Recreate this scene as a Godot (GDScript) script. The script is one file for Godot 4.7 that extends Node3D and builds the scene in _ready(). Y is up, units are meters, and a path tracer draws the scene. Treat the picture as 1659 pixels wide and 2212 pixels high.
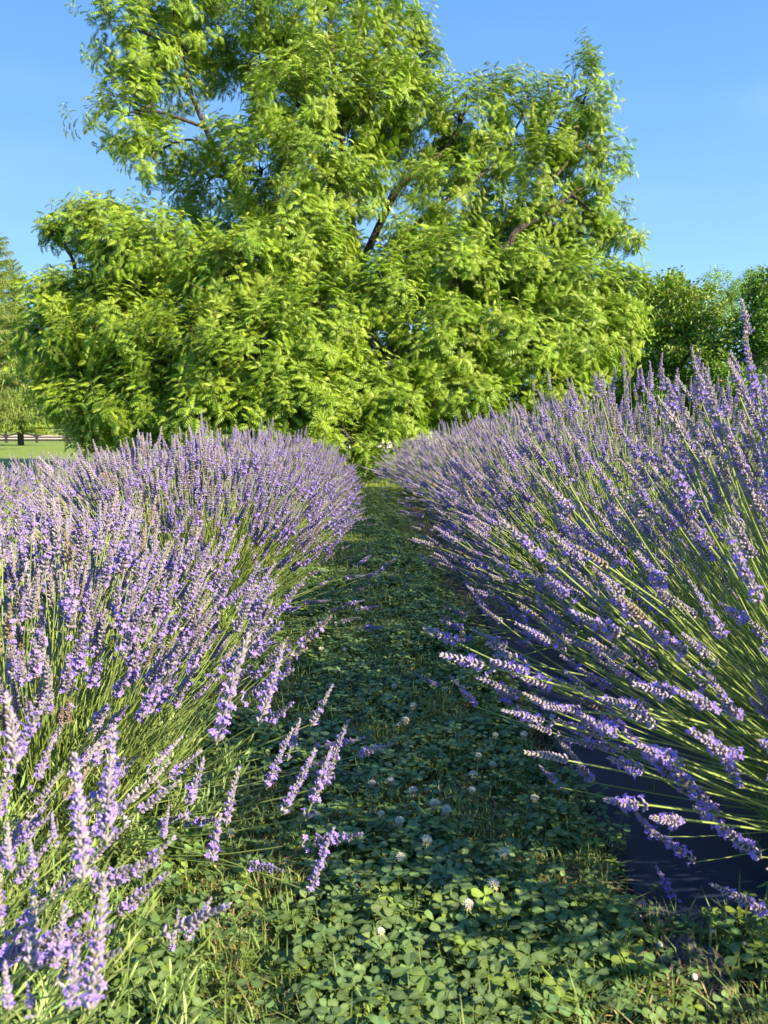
extends Node3D

const EYE := Vector3(0.0, 0.75, 0.0)
const PITCH := -5.8
const FOCAL := 1661.0            # of a picture 1659 wide and 2212 high

var R := RandomNumberGenerator.new()
var taken := {}
var spikes: Array[Mesh] = []
var stalks: Array[Mesh] = []
var stalk_bow := [0.018, 0.034, 0.055, -0.012, -0.03, 0.006]
var M := {}


# ---------------------------------------------------------------- mesh building
class MB:
	var v := PackedVector3Array()
	var n := PackedVector3Array()
	var c := PackedColorArray()
	var ix := PackedInt32Array()

	func tri(a: Vector3, b: Vector3, d: Vector3, ca: Color, cb: Color, cd: Color) -> void:
		var m := (b - a).cross(d - a).normalized()
		var k := v.size()
		v.append(a); v.append(d); v.append(b)
		n.append(m); n.append(m); n.append(m)
		c.append(ca); c.append(cd); c.append(cb)
		ix.append(k); ix.append(k + 1); ix.append(k + 2)

	func quad(a: Vector3, b: Vector3, d: Vector3, e: Vector3, col: Color) -> void:
		tri(a, b, d, col, col, col)
		tri(a, d, e, col, col, col)

	func tube(p: PackedVector3Array, r: PackedFloat32Array, sides: int, ca: Color, cb: Color, tip := false) -> void:
		var k := v.size()
		var count := p.size()
		var t := (p[1] - p[0]).normalized()
		var u := t.cross(Vector3(0.31, 0.17, 0.93)).normalized()
		for i in count:
			if i > 0:
				t = (p[mini(i + 1, count - 1)] - p[i - 1]).normalized()
			u = (u - t * u.dot(t)).normalized()
			var w := t.cross(u)
			var col := ca.lerp(cb, float(i) / float(count - 1))
			for j in sides:
				var a := TAU * float(j) / float(sides)
				var o := u * cos(a) + w * sin(a)
				v.append(p[i] + o * r[i])
				n.append(o)
				c.append(col)
		for i in count - 1:
			for j in sides:
				var a := k + i * sides + j
				var b := k + i * sides + (j + 1) % sides
				ix.append(a); ix.append(b + sides); ix.append(b)
				ix.append(a); ix.append(a + sides); ix.append(b + sides)
		if tip:
			var top := v.size()
			v.append(p[count - 1] + t * r[count - 1] * 0.6); n.append(t); c.append(cb)
			var q := k + (count - 1) * sides
			for j in sides:
				ix.append(q + j); ix.append(top); ix.append(q + (j + 1) % sides)

	func box(at: Vector3, size: Vector3, col: Color, turn := Basis()) -> void:
		var h := size * 0.5
		var s := [Vector3(1, 0, 0), Vector3(-1, 0, 0), Vector3(0, 1, 0), Vector3(0, -1, 0), Vector3(0, 0, 1), Vector3(0, 0, -1)]
		for f in s:
			var a: Vector3 = Vector3(f.y, f.z, f.x)
			var b: Vector3 = f.cross(a)
			var o: Vector3 = f * h
			a = a * h
			b = b * h
			quad(at + turn * (o - a - b), at + turn * (o + a - b), at + turn * (o + a + b), at + turn * (o - a + b), col)

	func mesh() -> ArrayMesh:
		var m := ArrayMesh.new()
		var s := []
		s.resize(Mesh.ARRAY_MAX)
		s[Mesh.ARRAY_VERTEX] = v
		s[Mesh.ARRAY_NORMAL] = n
		s[Mesh.ARRAY_COLOR] = c
		s[Mesh.ARRAY_INDEX] = ix
		m.add_surface_from_arrays(Mesh.PRIMITIVE_TRIANGLES, s)
		return m


func rf(a: float, b: float) -> float:
	return R.randf_range(a, b)


func jit(c: Color, k: float) -> Color:
	var s := 1.0 + rf(-k, k)
	return Color(c.r * s * (1.0 + rf(-k, k) * 0.4), c.g * s, c.b * s * (1.0 + rf(-k, k) * 0.4))


func some_way() -> Vector3:
	var y := rf(-1, 1)
	var a := rf(0, TAU)
	var s := sqrt(1.0 - y * y)
	return Vector3(s * cos(a), y, s * sin(a))


# a point at a horizontal distance, and where a line of sight meets a height
func sight(x: float, y: float) -> Vector3:
	return Vector3((x - 829.5) / FOCAL, -(y - 1106.0) / FOCAL, -1.0).rotated(Vector3.RIGHT, deg_to_rad(PITCH))


func at(x: float, y: float, d: float) -> Vector3:
	var s := sight(x, y)
	return EYE + s * (d / -s.z)


func on_ground(x: float, y: float, h: float) -> Vector3:
	var s := sight(x, y)
	return EYE + s * ((h - EYE.y) / s.y)


# basis whose y axis runs along a direction, with a roll
func along(y: Vector3, side: Vector3) -> Basis:
	y = y.normalized()
	var x := side - y * side.dot(y)
	if x.length() < 0.01:
		x = Vector3(0.6, 0.1, 0.8) - y * Vector3(0.6, 0.1, 0.8).dot(y)
	x = x.normalized()
	return Basis(x, y, x.cross(y))


# ---------------------------------------------------------------- objects
func numbered(called: String) -> String:
	taken[called] = taken.get(called, -1) + 1
	return called if taken[called] == 0 else "%s_%03d" % [called, taken[called]]


func thing(called: String, label: String, category: String, where := Vector3.ZERO, turn := 0.0, group := "") -> Node3D:
	var o := Node3D.new()
	o.name = numbered(called)
	add_child(o)
	o.position = where
	o.rotation.y = turn
	o.set_meta("label", label)
	o.set_meta("category", category)
	if group != "":
		o.set_meta("group", group)
	return o


func obj(called: String, m: Mesh, material: Material, parent: Node3D, x := Transform3D()) -> MeshInstance3D:
	var o := MeshInstance3D.new()
	var counts: Dictionary = parent.get_meta("_n") if parent.has_meta("_n") else {}
	counts[called] = counts.get(called, -1) + 1
	parent.set_meta("_n", counts)
	o.name = called if counts[called] == 0 else "%s_%03d" % [called, counts[called]]
	o.mesh = m
	o.material_override = material
	o.transform = x
	parent.add_child(o, true)
	return o


func struct(called: String, m: Mesh, material: Material) -> MeshInstance3D:
	var o := MeshInstance3D.new()
	o.name = numbered(called)
	o.mesh = m
	o.material_override = material
	add_child(o)
	o.set_meta("kind", "structure")
	return o


func scatter(called: String, m: Mesh, material: Material, parent: Node3D, xs: Array[Transform3D], cs: PackedColorArray) -> MultiMeshInstance3D:
	var mm := MultiMesh.new()
	mm.transform_format = MultiMesh.TRANSFORM_3D
	mm.use_colors = true
	mm.mesh = m
	mm.instance_count = xs.size()
	for i in xs.size():
		mm.set_instance_transform(i, xs[i])
		mm.set_instance_color(i, cs[i])
	var o := MultiMeshInstance3D.new()
	o.multimesh = mm
	o.material_override = material
	if parent == self:
		o.name = numbered(called)
		add_child(o)
	else:
		var counts: Dictionary = parent.get_meta("_n") if parent.has_meta("_n") else {}
		counts[called] = counts.get(called, -1) + 1
		parent.set_meta("_n", counts)
		o.name = called if counts[called] == 0 else "%s_%03d" % [called, counts[called]]
		parent.add_child(o, true)
	o.set_meta("kind", "stuff")
	return o


# places many copies, split over a few variants of one mesh
func scatter_kinds(called: String, kinds: Array[Mesh], material: Material, parent: Node3D, xs: Array[Transform3D], cs: PackedColorArray, each := "leaves") -> Node3D:
	var holder := Node3D.new()
	holder.name = numbered(called) if parent == self else called
	parent.add_child(holder, true)
	holder.set_meta("kind", "stuff")
	for k in kinds.size():
		var x: Array[Transform3D] = []
		var c := PackedColorArray()
		for i in range(k, xs.size(), kinds.size()):
			x.append(xs[i])
			c.append(cs[i])
		if x.size() > 0:
			scatter(each, kinds[k], material, holder, x, c)
	return holder


func mat(called: String, col: Color, rough: float, back := Color.BLACK, vertex := true) -> StandardMaterial3D:
	var m := StandardMaterial3D.new()
	m.resource_name = called
	m.albedo_color = col
	m.roughness = rough
	m.vertex_color_use_as_albedo = vertex
	m.cull_mode = BaseMaterial3D.CULL_DISABLED
	if back != Color.BLACK:
		m.backlight_enabled = true
		m.backlight = back
	return m


func noise_tex(seed_: int, freq: float, ramp: Array, size := 512, bump := false) -> NoiseTexture2D:
	var f := FastNoiseLite.new()
	f.seed = seed_
	f.frequency = freq
	f.fractal_octaves = 5
	var t := NoiseTexture2D.new()
	t.noise = f
	t.width = size
	t.height = size
	t.seamless = true
	if bump:
		return t
	var g := Gradient.new()
	g.offsets = PackedFloat32Array([0.2, 0.5, 0.8])
	g.colors = PackedColorArray(ramp)
	t.color_ramp = g
	return t


# faint high cirrus, all round
func cirrus() -> ImageTexture:
	var f := FastNoiseLite.new()
	f.seed = 17
	f.frequency = 1.1
	f.fractal_octaves = 5
	var im := Image.create(512, 256, false, Image.FORMAT_RGBAF)
	for y in 256:
		var e := (0.5 - (y + 0.5) / 256.0) * PI
		for x in 512:
			var a := TAU * x / 512.0
			var p := Vector3(cos(a) * cos(e) * 1.2, sin(e) * 9.0, sin(a) * cos(e) * 1.2)
			var v := clampf((f.get_noise_3dv(p) - 0.05) * 2.0, 0.0, 1.0)
			im.set_pixel(x, y, Color(1, 1, 1, v * v * 0.22 if e > 0.0 else 0.0))
	return ImageTexture.create_from_image(im)


func make_materials() -> void:
	M.stem = mat("lavender stem", Color.WHITE, 0.5, Color(0.6, 0.65, 0.3))
	M.spike = mat("lavender flower", Color.WHITE, 0.7, Color(0.6, 0.55, 0.65))
	M.leaf = mat("leaf", Color.WHITE, 0.5, Color(0.70, 0.72, 0.22))
	M.far_leaf = mat("far leaf", Color.WHITE, 0.6, Color(0.7, 0.72, 0.3))
	M.needle = mat("needle", Color.WHITE, 0.7, Color(0.5, 0.5, 0.25))
	M.clover = mat("clover leaf", Color.WHITE, 0.5, Color(0.6, 0.65, 0.3))
	M.grass = mat("grass blade", Color.WHITE, 0.6, Color(0.6, 0.65, 0.3))
	M.white_flower = mat("clover flower", Color.WHITE, 0.7, Color(0.6, 0.6, 0.55))
	M.wood = mat("painted board", Color.WHITE, 0.7)
	M.plain = mat("plain", Color.WHITE, 0.7)
	M.bark = mat("bark", Color.WHITE, 0.9)
	M.bark.albedo_texture = noise_tex(5, 0.03, [Color(0.13, 0.12, 0.11), Color(0.24, 0.22, 0.20), Color(0.40, 0.38, 0.36)])
	M.bark.uv1_triplanar = true
	M.bark.uv1_world_triplanar = true
	M.bark.uv1_scale = Vector3(1.5, 0.5, 1.5)
	M.bark.vertex_color_use_as_albedo = false
	M.bark.heightmap_enabled = true
	M.bark.heightmap_texture = noise_tex(6, 0.05, [], 512, true)
	M.bark.heightmap_scale = 3.0
	M.lawn = mat("lawn", Color.WHITE, 0.9, Color.BLACK, false)
	M.lawn.albedo_texture = noise_tex(11, 0.02, [Color(0.34, 0.45, 0.11), Color(0.41, 0.51, 0.13), Color(0.49, 0.54, 0.20)], 1024)
	M.lawn.uv1_triplanar = true
	M.lawn.uv1_world_triplanar = true
	M.lawn.uv1_scale = Vector3(0.12, 0.12, 0.12)
	M.soil = mat("soil", Color.WHITE, 0.95, Color.BLACK, false)
	M.soil.albedo_texture = noise_tex(12, 0.015, [Color(0.19, 0.16, 0.12), Color(0.28, 0.25, 0.18), Color(0.40, 0.36, 0.28)])
	M.soil.uv1_triplanar = true
	M.soil.uv1_world_triplanar = true
	M.soil.uv1_scale = Vector3(2.0, 2.0, 2.0)
	M.dirt = mat("bare dirt", Color.WHITE, 0.95, Color.BLACK, false)
	M.dirt.albedo_texture = noise_tex(13, 0.03, [Color(0.16, 0.155, 0.145), Color(0.33, 0.32, 0.30), Color(0.50, 0.48, 0.46)])
	M.dirt.uv1_triplanar = true
	M.dirt.uv1_world_triplanar = true
	M.dirt.uv1_scale = Vector3(9, 9, 9)
	M.fabric = mat("woven ground cloth", Color.WHITE, 0.5, Color.BLACK, false)
	var im := Image.create(64, 64, false, Image.FORMAT_RGB8)
	for y in 64:
		for x in 64:
			var over := (x / 8 + y / 8) % 2 == 0
			var q: float = absf(float(x % 8) - 3.5) / 3.5 if over else absf(float(y % 8) - 3.5) / 3.5
			var s := 1.0 - 0.45 * q * q
			im.set_pixel(x, y, Color(0.12 * s, 0.18 * s, 0.31 * s))
	M.fabric.albedo_texture = ImageTexture.create_from_image(im)
	M.fabric.uv1_triplanar = true
	M.fabric.uv1_world_triplanar = true
	M.fabric.uv1_scale = Vector3(40, 40, 40)
	M.road = mat("gravel road", Color.WHITE, 0.95, Color.BLACK, false)
	M.road.albedo_texture = noise_tex(14, 0.05, [Color(0.60, 0.55, 0.47), Color(0.70, 0.65, 0.57), Color(0.78, 0.74, 0.66)])
	M.road.uv1_triplanar = true
	M.road.uv1_world_triplanar = true
	M.pane = StandardMaterial3D.new()
	M.pane.albedo_color = Color(0.10, 0.14, 0.16)
	M.pane.roughness = 0.1
	M.pane.metallic_specular = 0.8


# ---------------------------------------------------------------- lavender
func calyx(m: MB, p: Vector3, d: Vector3, s: float, open: bool, tint: float) -> void:
	var green := Color(0.32, 0.34, 0.27)
	var grey := Color(0.44, 0.39, 0.54).lerp(Color(0.33, 0.28, 0.52), clampf(tint, 0.0, 1.0))
	if tint > 1.5:
		grey = Color(0.34, 0.27, 0.22)
	var l := 0.0077 * s
	m.tube(PackedVector3Array([p, p + d * l * 0.35, p + d * l * 0.8, p + d * l]), PackedFloat32Array([0.0008 * s, 0.0019 * s, 0.0018 * s, 0.0010 * s]), 5, green, grey, true)
	if not open:
		return
	var c := p + d * (l + 0.0022 * s)
	var violet := jit(Color(0.26, 0.185, 0.68), 0.18)
	var pale := Color(0.40, 0.31, 0.76)
	m.tube(PackedVector3Array([p + d * l * 0.9, c]), PackedFloat32Array([0.0009 * s, 0.0014 * s]), 4, violet, violet)
	var face := along((d + some_way() * 0.35).normalized(), some_way())
	var spin := rf(0, TAU)
	for k in 5:
		var a := spin + TAU * k / 5.0
		var size := (0.0048 if k < 2 else 0.0038) * s
		var t := c + face * Vector3(cos(a) * size, 0.0008 * s, sin(a) * size)
		var e := c + face * Vector3(cos(a - 0.5) * size * 0.72, 0.0012 * s, sin(a - 0.5) * size * 0.72)
		var f := c + face * Vector3(cos(a + 0.5) * size * 0.72, 0.0012 * s, sin(a + 0.5) * size * 0.72)
		m.tri(c, f, t, violet, violet, pale)
		m.tri(c, t, e, violet, pale, violet)


# a flower spike of about 75 mm standing on its base, along y
func make_spike(whorls: int, bloom: float, tint: float, gap: float) -> Mesh:
	var m := MB.new()
	var green := Color(0.24, 0.30, 0.14)
	var heights := PackedFloat32Array()
	var y := 0.0
	for i in whorls:
		heights.append(y)
		y += (gap if i == 0 else 0.0069) * rf(0.9, 1.1)
	var top := heights[whorls - 1] + 0.004
	var bend := rf(-0.004, 0.004)
	m.tube(PackedVector3Array([Vector3(0, -0.004, 0), Vector3(bend, top * 0.5, 0), Vector3(bend * 0.5, top, 0)]), PackedFloat32Array([0.0011, 0.001, 0.0008]), 4, green, green)
	for i in whorls:
		var t := float(i) / float(whorls - 1)
		var count := 9 if t < 0.6 else (7 if t < 0.9 else 5)
		if i == 0 and gap > 0.012:
			count = 5
		var s := lerpf(1.08, 0.62, t) * rf(0.93, 1.07)
		var spin := rf(0, TAU)
		for k in count:
			var a := spin + TAU * k / count + rf(-0.25, 0.25)
			var lean := deg_to_rad(lerpf(46.0, 16.0, t * t) + rf(-14, 12))
			var o := Vector3(cos(a), 0, sin(a))
			var d := (o * sin(lean) + Vector3.UP * cos(lean)).normalized()
			var p := Vector3(bend * (1.0 - absf(t - 0.5)), heights[i] + rf(-0.0012, 0.0012), 0) + o * 0.0009
			calyx(m, p, d, s * rf(0.85, 1.1), R.randf() < bloom * (1.0 - 0.75 * t * t), tint + rf(-0.2, 0.2))
		# two small papery bracts
		for k in 2:
			var a := spin + PI * k
			var o := Vector3(cos(a), 0, sin(a))
			var p := Vector3(0, heights[i] - 0.001, 0)
			var w := o.cross(Vector3.UP) * 0.0022 * s
			var brown := Color(0.30, 0.27, 0.16)
			m.tri(p - w, p + w, p + o * 0.0035 * s + Vector3(0, 0.0045 * s, 0), brown, brown, brown)
	return m.mesh()


func make_stalk(bow: float, green: Color) -> Mesh:
	var m := MB.new()
	var p := PackedVector3Array()
	var r := PackedFloat32Array()
	for i in 8:
		var t := float(i) / 7.0
		p.append(Vector3(bow * 4.0 * t * (1.0 - t), t, 0.007 * sin(t * 8.0 + bow * 90.0)))
		r.append(lerpf(0.0027, 0.0018, t))
	m.tube(p, r, 4, green, green.lerp(Color(0.34, 0.44, 0.16), 0.4))
	return m.mesh()


func make_sprig() -> Mesh:
	var m := MB.new()
	var col := Color(0.21, 0.31, 0.10)
	m.tube(PackedVector3Array([Vector3.ZERO, Vector3(0.004, 0.03, 0), Vector3(0, 0.07, 0.004)]), PackedFloat32Array([0.0011, 0.001, 0.0006]), 3, col, col)
	for i in 12:
		var y := 0.006 + 0.0055 * i
		var a := 2.4 * i + rf(-0.3, 0.3)
		var o := Vector3(cos(a), 0, sin(a))
		var lean := deg_to_rad(rf(20, 48))
		var d := o * sin(lean) + Vector3.UP * cos(lean)
		var l := rf(0.026, 0.044)
		var w := o.cross(Vector3.UP).normalized() * 0.0017
		var p := Vector3(0, y, 0)
		var q := p + d * l * 0.5 + Vector3(0, 0.002, 0)
		var e := p + d * l - Vector3(0, 0.002, 0)
		var g := jit(col, 0.25)
		m.tri(p, q + w, q - w, g, g, g)
		m.tri(q - w, q + w, e, g, g, g)
	return m.mesh()


# base and tip of one stalk -> transforms of stalk and spike
func stalk_between(b: Vector3, t: Vector3, kind: int, out_dir: Vector3, size: float) -> Array:
	var y := t - b
	var l := y.length()
	var down := (out_dir * 0.5 + Vector3.DOWN * 0.6)
	var basis_ := along(y, down)
	var bow: float = stalk_bow[kind]
	var spike_dir := (basis_.y - basis_.x * 4.0 * bow).normalized()
	var roll := along(spike_dir, some_way())
	return [Transform3D(basis_.scaled_local(Vector3(l, l, l)), b), Transform3D(roll.scaled_local(Vector3(size, size, size)), t)]


func in_frame(p: Vector3) -> bool:
	var q := (p - EYE).rotated(Vector3.RIGHT, deg_to_rad(-PITCH))
	if q.z > -0.12:
		return false
	return absf(q.x / q.z) < 0.53 and absf(q.y / q.z) < 0.70


func lavender(label: String, where: Vector3, tall: float, wide: float, count: int, single: int, seed_: int, group: String, heroes := [], flank := 60.0, low := 0.1, mound := 0.34) -> Node3D:
	R.seed = seed_
	var o := thing("lavender_plant", label, "lavender", where, 0.0, group)
	var all := []
	for i in count:
		var az := rf(0, TAU)
		var th := acos(1.0 - R.randf() * (1.0 - cos(deg_to_rad(flank))))
		if R.randf() < low:
			th = deg_to_rad(rf(flank, 82.0))
		var rr := rf(0.80, 1.06)
		if R.randf() < 0.06:
			rr *= 1.08
		var dir := Vector3(cos(az), 0, sin(az))
		var lump := 1.0 + 0.07 * sin(az * 3.0 + seed_) + 0.05 * sin(az * 5.0 + seed_ * 1.7)
		var size := rf(0.72, 1.08)
		var tip := dir * wide * sin(th) * rr * lump + Vector3.UP * (tall * (cos(th) * 0.92 + 0.08) * rr - 0.07)
		var b := dir * (0.03 + 0.15 * sin(th) * R.randf() + 0.05 * R.randf()) + Vector3(rf(-0.05, 0.05), rf(0.03, 0.13), rf(-0.05, 0.05))
		tip += Vector3(rf(-0.05, 0.05), 0, rf(-0.05, 0.05))
		tip.y = maxf(tip.y, 0.05)
		var kind := R.randi() % stalks.size()
		var x := stalk_between(b, tip, kind, dir, size)
		var near := (where + tip - EYE).length()
		if near < 0.4:
			continue
		var budless := near < 0.85 and R.randf() < 0.85
		all.append([x[0], x[1], kind, -1 if budless else R.randi() % 12, 95.0 if budless else (where + tip - EYE).length() if in_frame(where + tip) else 99.0])
	for h in heroes:
		# base of the spike, tip of the spike, both in the plant's neighbourhood
		var s: Vector3 = h[0] - where
		var t: Vector3 = h[1] - where
		var dir := Vector3(s.x, 0, s.z).normalized()
		var b := dir * rf(0.08, 0.18) + Vector3.UP * rf(0.05, 0.12)
		var kind: int = h[2]
		var x := stalk_between(b, s, kind, dir, (t - s).length() / 0.08)
		x[1] = Transform3D(along(t - s, some_way()).scaled_local(Vector3.ONE * ((t - s).length() / 0.08)), s)
		var form := 1 + 2 * (R.randi() % 6)
		if (t - s).length() > 0.09:
			form = 12 + R.randi() % 3
			x[1] = Transform3D(along(t - s, some_way()).scaled_local(Vector3.ONE * ((t - s).length() / 0.118)), s)
		all.append([x[0], x[1], kind, form, 0.0])
	all.sort_custom(func(p, q): return p[4] < q[4])
	var stems := MB.new()
	var rest: Array = []
	for k in spikes.size():
		var xs: Array[Transform3D] = []
		rest.append([xs, PackedColorArray()])
	for i in all.size():
		var a: Array = all[i]
		if i < single and a[4] < 90.0:
			var st := obj("flower_stalk", stalks[a[2]], M.stem, o, a[0])
			obj("flower_spike", spikes[a[3]], M.spike, st, (a[0] as Transform3D).affine_inverse() * (a[1] as Transform3D))
		else:
			var x: Transform3D = a[0]
			var l := x.basis.y.length()
			var p := PackedVector3Array()
			var r := PackedFloat32Array()
			for k in 5:
				var t := float(k) / 4.0
				p.append(x * Vector3(stalk_bow[a[2]] * 4.0 * t * (1.0 - t), t, 0))
				r.append(lerpf(0.0013, 0.0009, t))
			var g := jit(Color(0.25, 0.36, 0.085), 0.25)
			stems.tube(p, r, 3, g, g.lerp(Color(0.34, 0.44, 0.16), 0.4))
			if a[3] >= 0:
				rest[a[3]][0].append(a[1])
				rest[a[3]][1].append(jit(Color.WHITE, 0.16))
	if stems.v.size() > 0:
		obj("stems", stems.mesh(), M.stem, o).set_meta("kind", "stuff")
	var holder := Node3D.new()
	holder.name = "flower_spikes"
	holder.set_meta("kind", "stuff")
	o.add_child(holder)
	for k in spikes.size():
		if rest[k][0].size() > 0:
			scatter("spikes", spikes[k], M.spike, holder, rest[k][0], rest[k][1])
	# the low leafy mound
	var xs: Array[Transform3D] = []
	var cs := PackedColorArray()
	for i in int(420.0 * pow(mound / 0.34, 2.0)):
		var d := some_way()
		d.y = absf(d.y)
		var rr := rf(0.55, 1.0)
		var p := Vector3(d.x * mound * rr, d.y * 0.22 * rr + 0.01, d.z * mound * rr)
		var y := (d * 0.8 + Vector3.UP * 0.9 + some_way() * 0.5)
		var s := rf(0.8, 1.3)
		xs.append(Transform3D(along(y, some_way()).scaled_local(Vector3(s, s, s)), p))
		cs.append(jit(Color(1, 1, 1), 0.3))
	scatter_kinds("foliage", M.sprigs, M.stem, o, xs, cs)
	# the woody foot
	var foot := MB.new()
	for i in 9:
		var a := TAU * i / 9.0 + rf(-0.3, 0.3)
		var d := Vector3(cos(a), 0, sin(a))
		var q := rf(0.09, 0.2)
		var g := Color(0.17, 0.14, 0.11)
		foot.tube(PackedVector3Array([d * 0.02 - Vector3(0, 0.02, 0), d * q * 0.5 + Vector3(0, 0.05, 0), d * q + Vector3(0, 0.12, 0)]), PackedFloat32Array([0.014, 0.009, 0.004]), 5, g, g)
	obj("woody_base", foot.mesh(), M.plain, o)
	return o


# ---------------------------------------------------------------- trees
# a pinnate leaf about 0.33 m long that leaves its twig along z and arches down
func pinnate(m: MB, x: Transform3D, length: float, col: Color, droop: float) -> void:
	var pairs := 6
	var pts := PackedVector3Array()
	var rad := PackedFloat32Array()
	for i in 6:
		var t := float(i) / 5.0
		pts.append(x * Vector3(0, length * (0.16 * t - droop * t * t), length * t * (1.0 - 0.35 * droop * t)))
		rad.append(lerpf(0.0022, 0.001, t))
	m.tube(pts, rad, 3, Color(0.22, 0.26, 0.07), col)
	for i in pairs * 2 + 1:
		var last := i == pairs * 2
		var t := 1.0 if last else 0.2 + 0.78 * float(i / 2) / float(pairs - 1)
		var q := Vector3(0, length * (0.16 * t - droop * t * t), length * t * (1.0 - 0.35 * droop * t))
		var fwd := Vector3(0, 0.16 - 2.0 * droop * t, 1.0 - 0.7 * droop * t).normalized()
		var side := 1.0 if i % 2 == 0 else -1.0
		var d := fwd if last else (Vector3(side, 0, 0) * 0.9 + fwd * 0.38 + Vector3(0, -0.18 - 0.25 * R.randf(), 0)).normalized()
		var up := Vector3.UP
		var w := d.cross(up).normalized()
		var l := length * 0.36 * sin(PI * lerpf(0.28, 0.80, t)) * rf(0.88, 1.1)
		var wd := l * 0.185
		var g := jit(col, 0.10)
		var a := x * q
		var mid := x * (q + d * l * 0.45 + Vector3(0, 0.012 * l, 0))
		var l1 := x * (q + d * l * 0.42 + w * wd - Vector3(0, wd * 0.35, 0))
		var l2 := x * (q + d * l * 0.42 - w * wd - Vector3(0, wd * 0.35, 0))
		var e := x * (q + d * l - Vector3(0, l * 0.14, 0))
		m.tri(a, l2, mid, g, g, g)
		m.tri(a, mid, l1, g, g, g)
		m.tri(mid, l2, e, g, g, g)
		m.tri(mid, e, l1, g, g, g)


# a twig along y with a rosette of pinnate leaves
func make_spray(count: int) -> Mesh:
	var m := MB.new()
	var brown := Color(0.20, 0.17, 0.10)
	m.tube(PackedVector3Array([Vector3(0, -0.16, 0), Vector3(0.01, 0.0, 0), Vector3(0, 0.2, 0.01)]), PackedFloat32Array([0.007, 0.005, 0.003]), 4, brown, Color(0.2, 0.25, 0.08))
	for i in count:
		var t := float(i) / float(count - 1)
		var a := 2.4 * i + rf(-0.35, 0.35)
		var lift := lerpf(0.05, 0.7, t) + rf(-0.25, 0.25)
		var out_ := Vector3(cos(a), lift, sin(a)).normalized()
		var up := (Vector3.UP - out_ * out_.y).normalized()
		var b := Basis(up.cross(out_).normalized(), up, out_)
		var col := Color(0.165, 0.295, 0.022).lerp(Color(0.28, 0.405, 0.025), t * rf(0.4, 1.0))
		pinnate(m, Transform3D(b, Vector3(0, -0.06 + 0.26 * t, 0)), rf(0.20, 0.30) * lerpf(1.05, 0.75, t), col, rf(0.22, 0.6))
	return m.mesh()


# a loose ball of small simple leaves on a few twigs, about half a metre across
func make_cluster(leaves: int, leaf: float, narrow: float) -> Mesh:
	var m := MB.new()
	var brown := Color(0.16, 0.13, 0.09)
	for k in 4:
		var d := some_way()
		d.y = absf(d.y) * 0.6
		m.tube(PackedVector3Array([-d * 0.05, d * 0.12, d * 0.26 + Vector3(0, -0.02, 0)]), PackedFloat32Array([0.006, 0.004, 0.002]), 3, brown, brown)
	for i in leaves:
		var p := some_way() * 0.27 * pow(R.randf(), 0.5)
		p.y *= 0.75
		var d := (p.normalized() * 0.5 + some_way() + Vector3.DOWN * 0.25).normalized()
		var nrm := (Vector3.UP * 0.8 + some_way() * 0.8).normalized()
		var w := d.cross(nrm).normalized() * leaf * narrow
		var l := leaf * rf(0.75, 1.25)
		var g := jit(Color(0.13, 0.23, 0.04), 0.28)
		var mid := p + d * l * 0.45
		m.tri(p, mid + w - nrm * leaf * 0.06, mid - w - nrm * leaf * 0.06, g, g, g)
		m.tri(mid - w - nrm * leaf * 0.06, mid + w - nrm * leaf * 0.06, p + d * l, g, g, g)
	return m.mesh()


func limb_mesh(p: PackedVector3Array, r0: float, r1: float, sides: int) -> MB:
	# a bent tapering limb through the given points, smoothed
	var c := Curve3D.new()
	for i in p.size():
		var a := p[maxi(i - 1, 0)]
		var b := p[mini(i + 1, p.size() - 1)]
		var t := (b - a) * 0.18
		c.add_point(p[i], -t, t)
	c.bake_interval = 0.2
	var pts := c.tessellate(3, 6.0)
	var rad := PackedFloat32Array()
	for i in pts.size():
		var t := float(i) / float(pts.size() - 1)
		rad.append(lerpf(r0, r1, pow(t, 0.8)) * (1.0 + 0.08 * sin(i * 2.3)))
	var m := MB.new()
	m.tube(pts, rad, sides, Color.WHITE, Color.WHITE, true)
	return m


func near_point(list: PackedVector3Array, p: Vector3) -> Vector3:
	var best := list[0]
	var least := 1e9
	for q in list:
		# a branch climbs from below its foliage
		var d := q.distance_to(p) + maxf(0.0, q.y - p.y) * 0.8
		if d < least:
			least = d
			best = q
	return best


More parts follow.
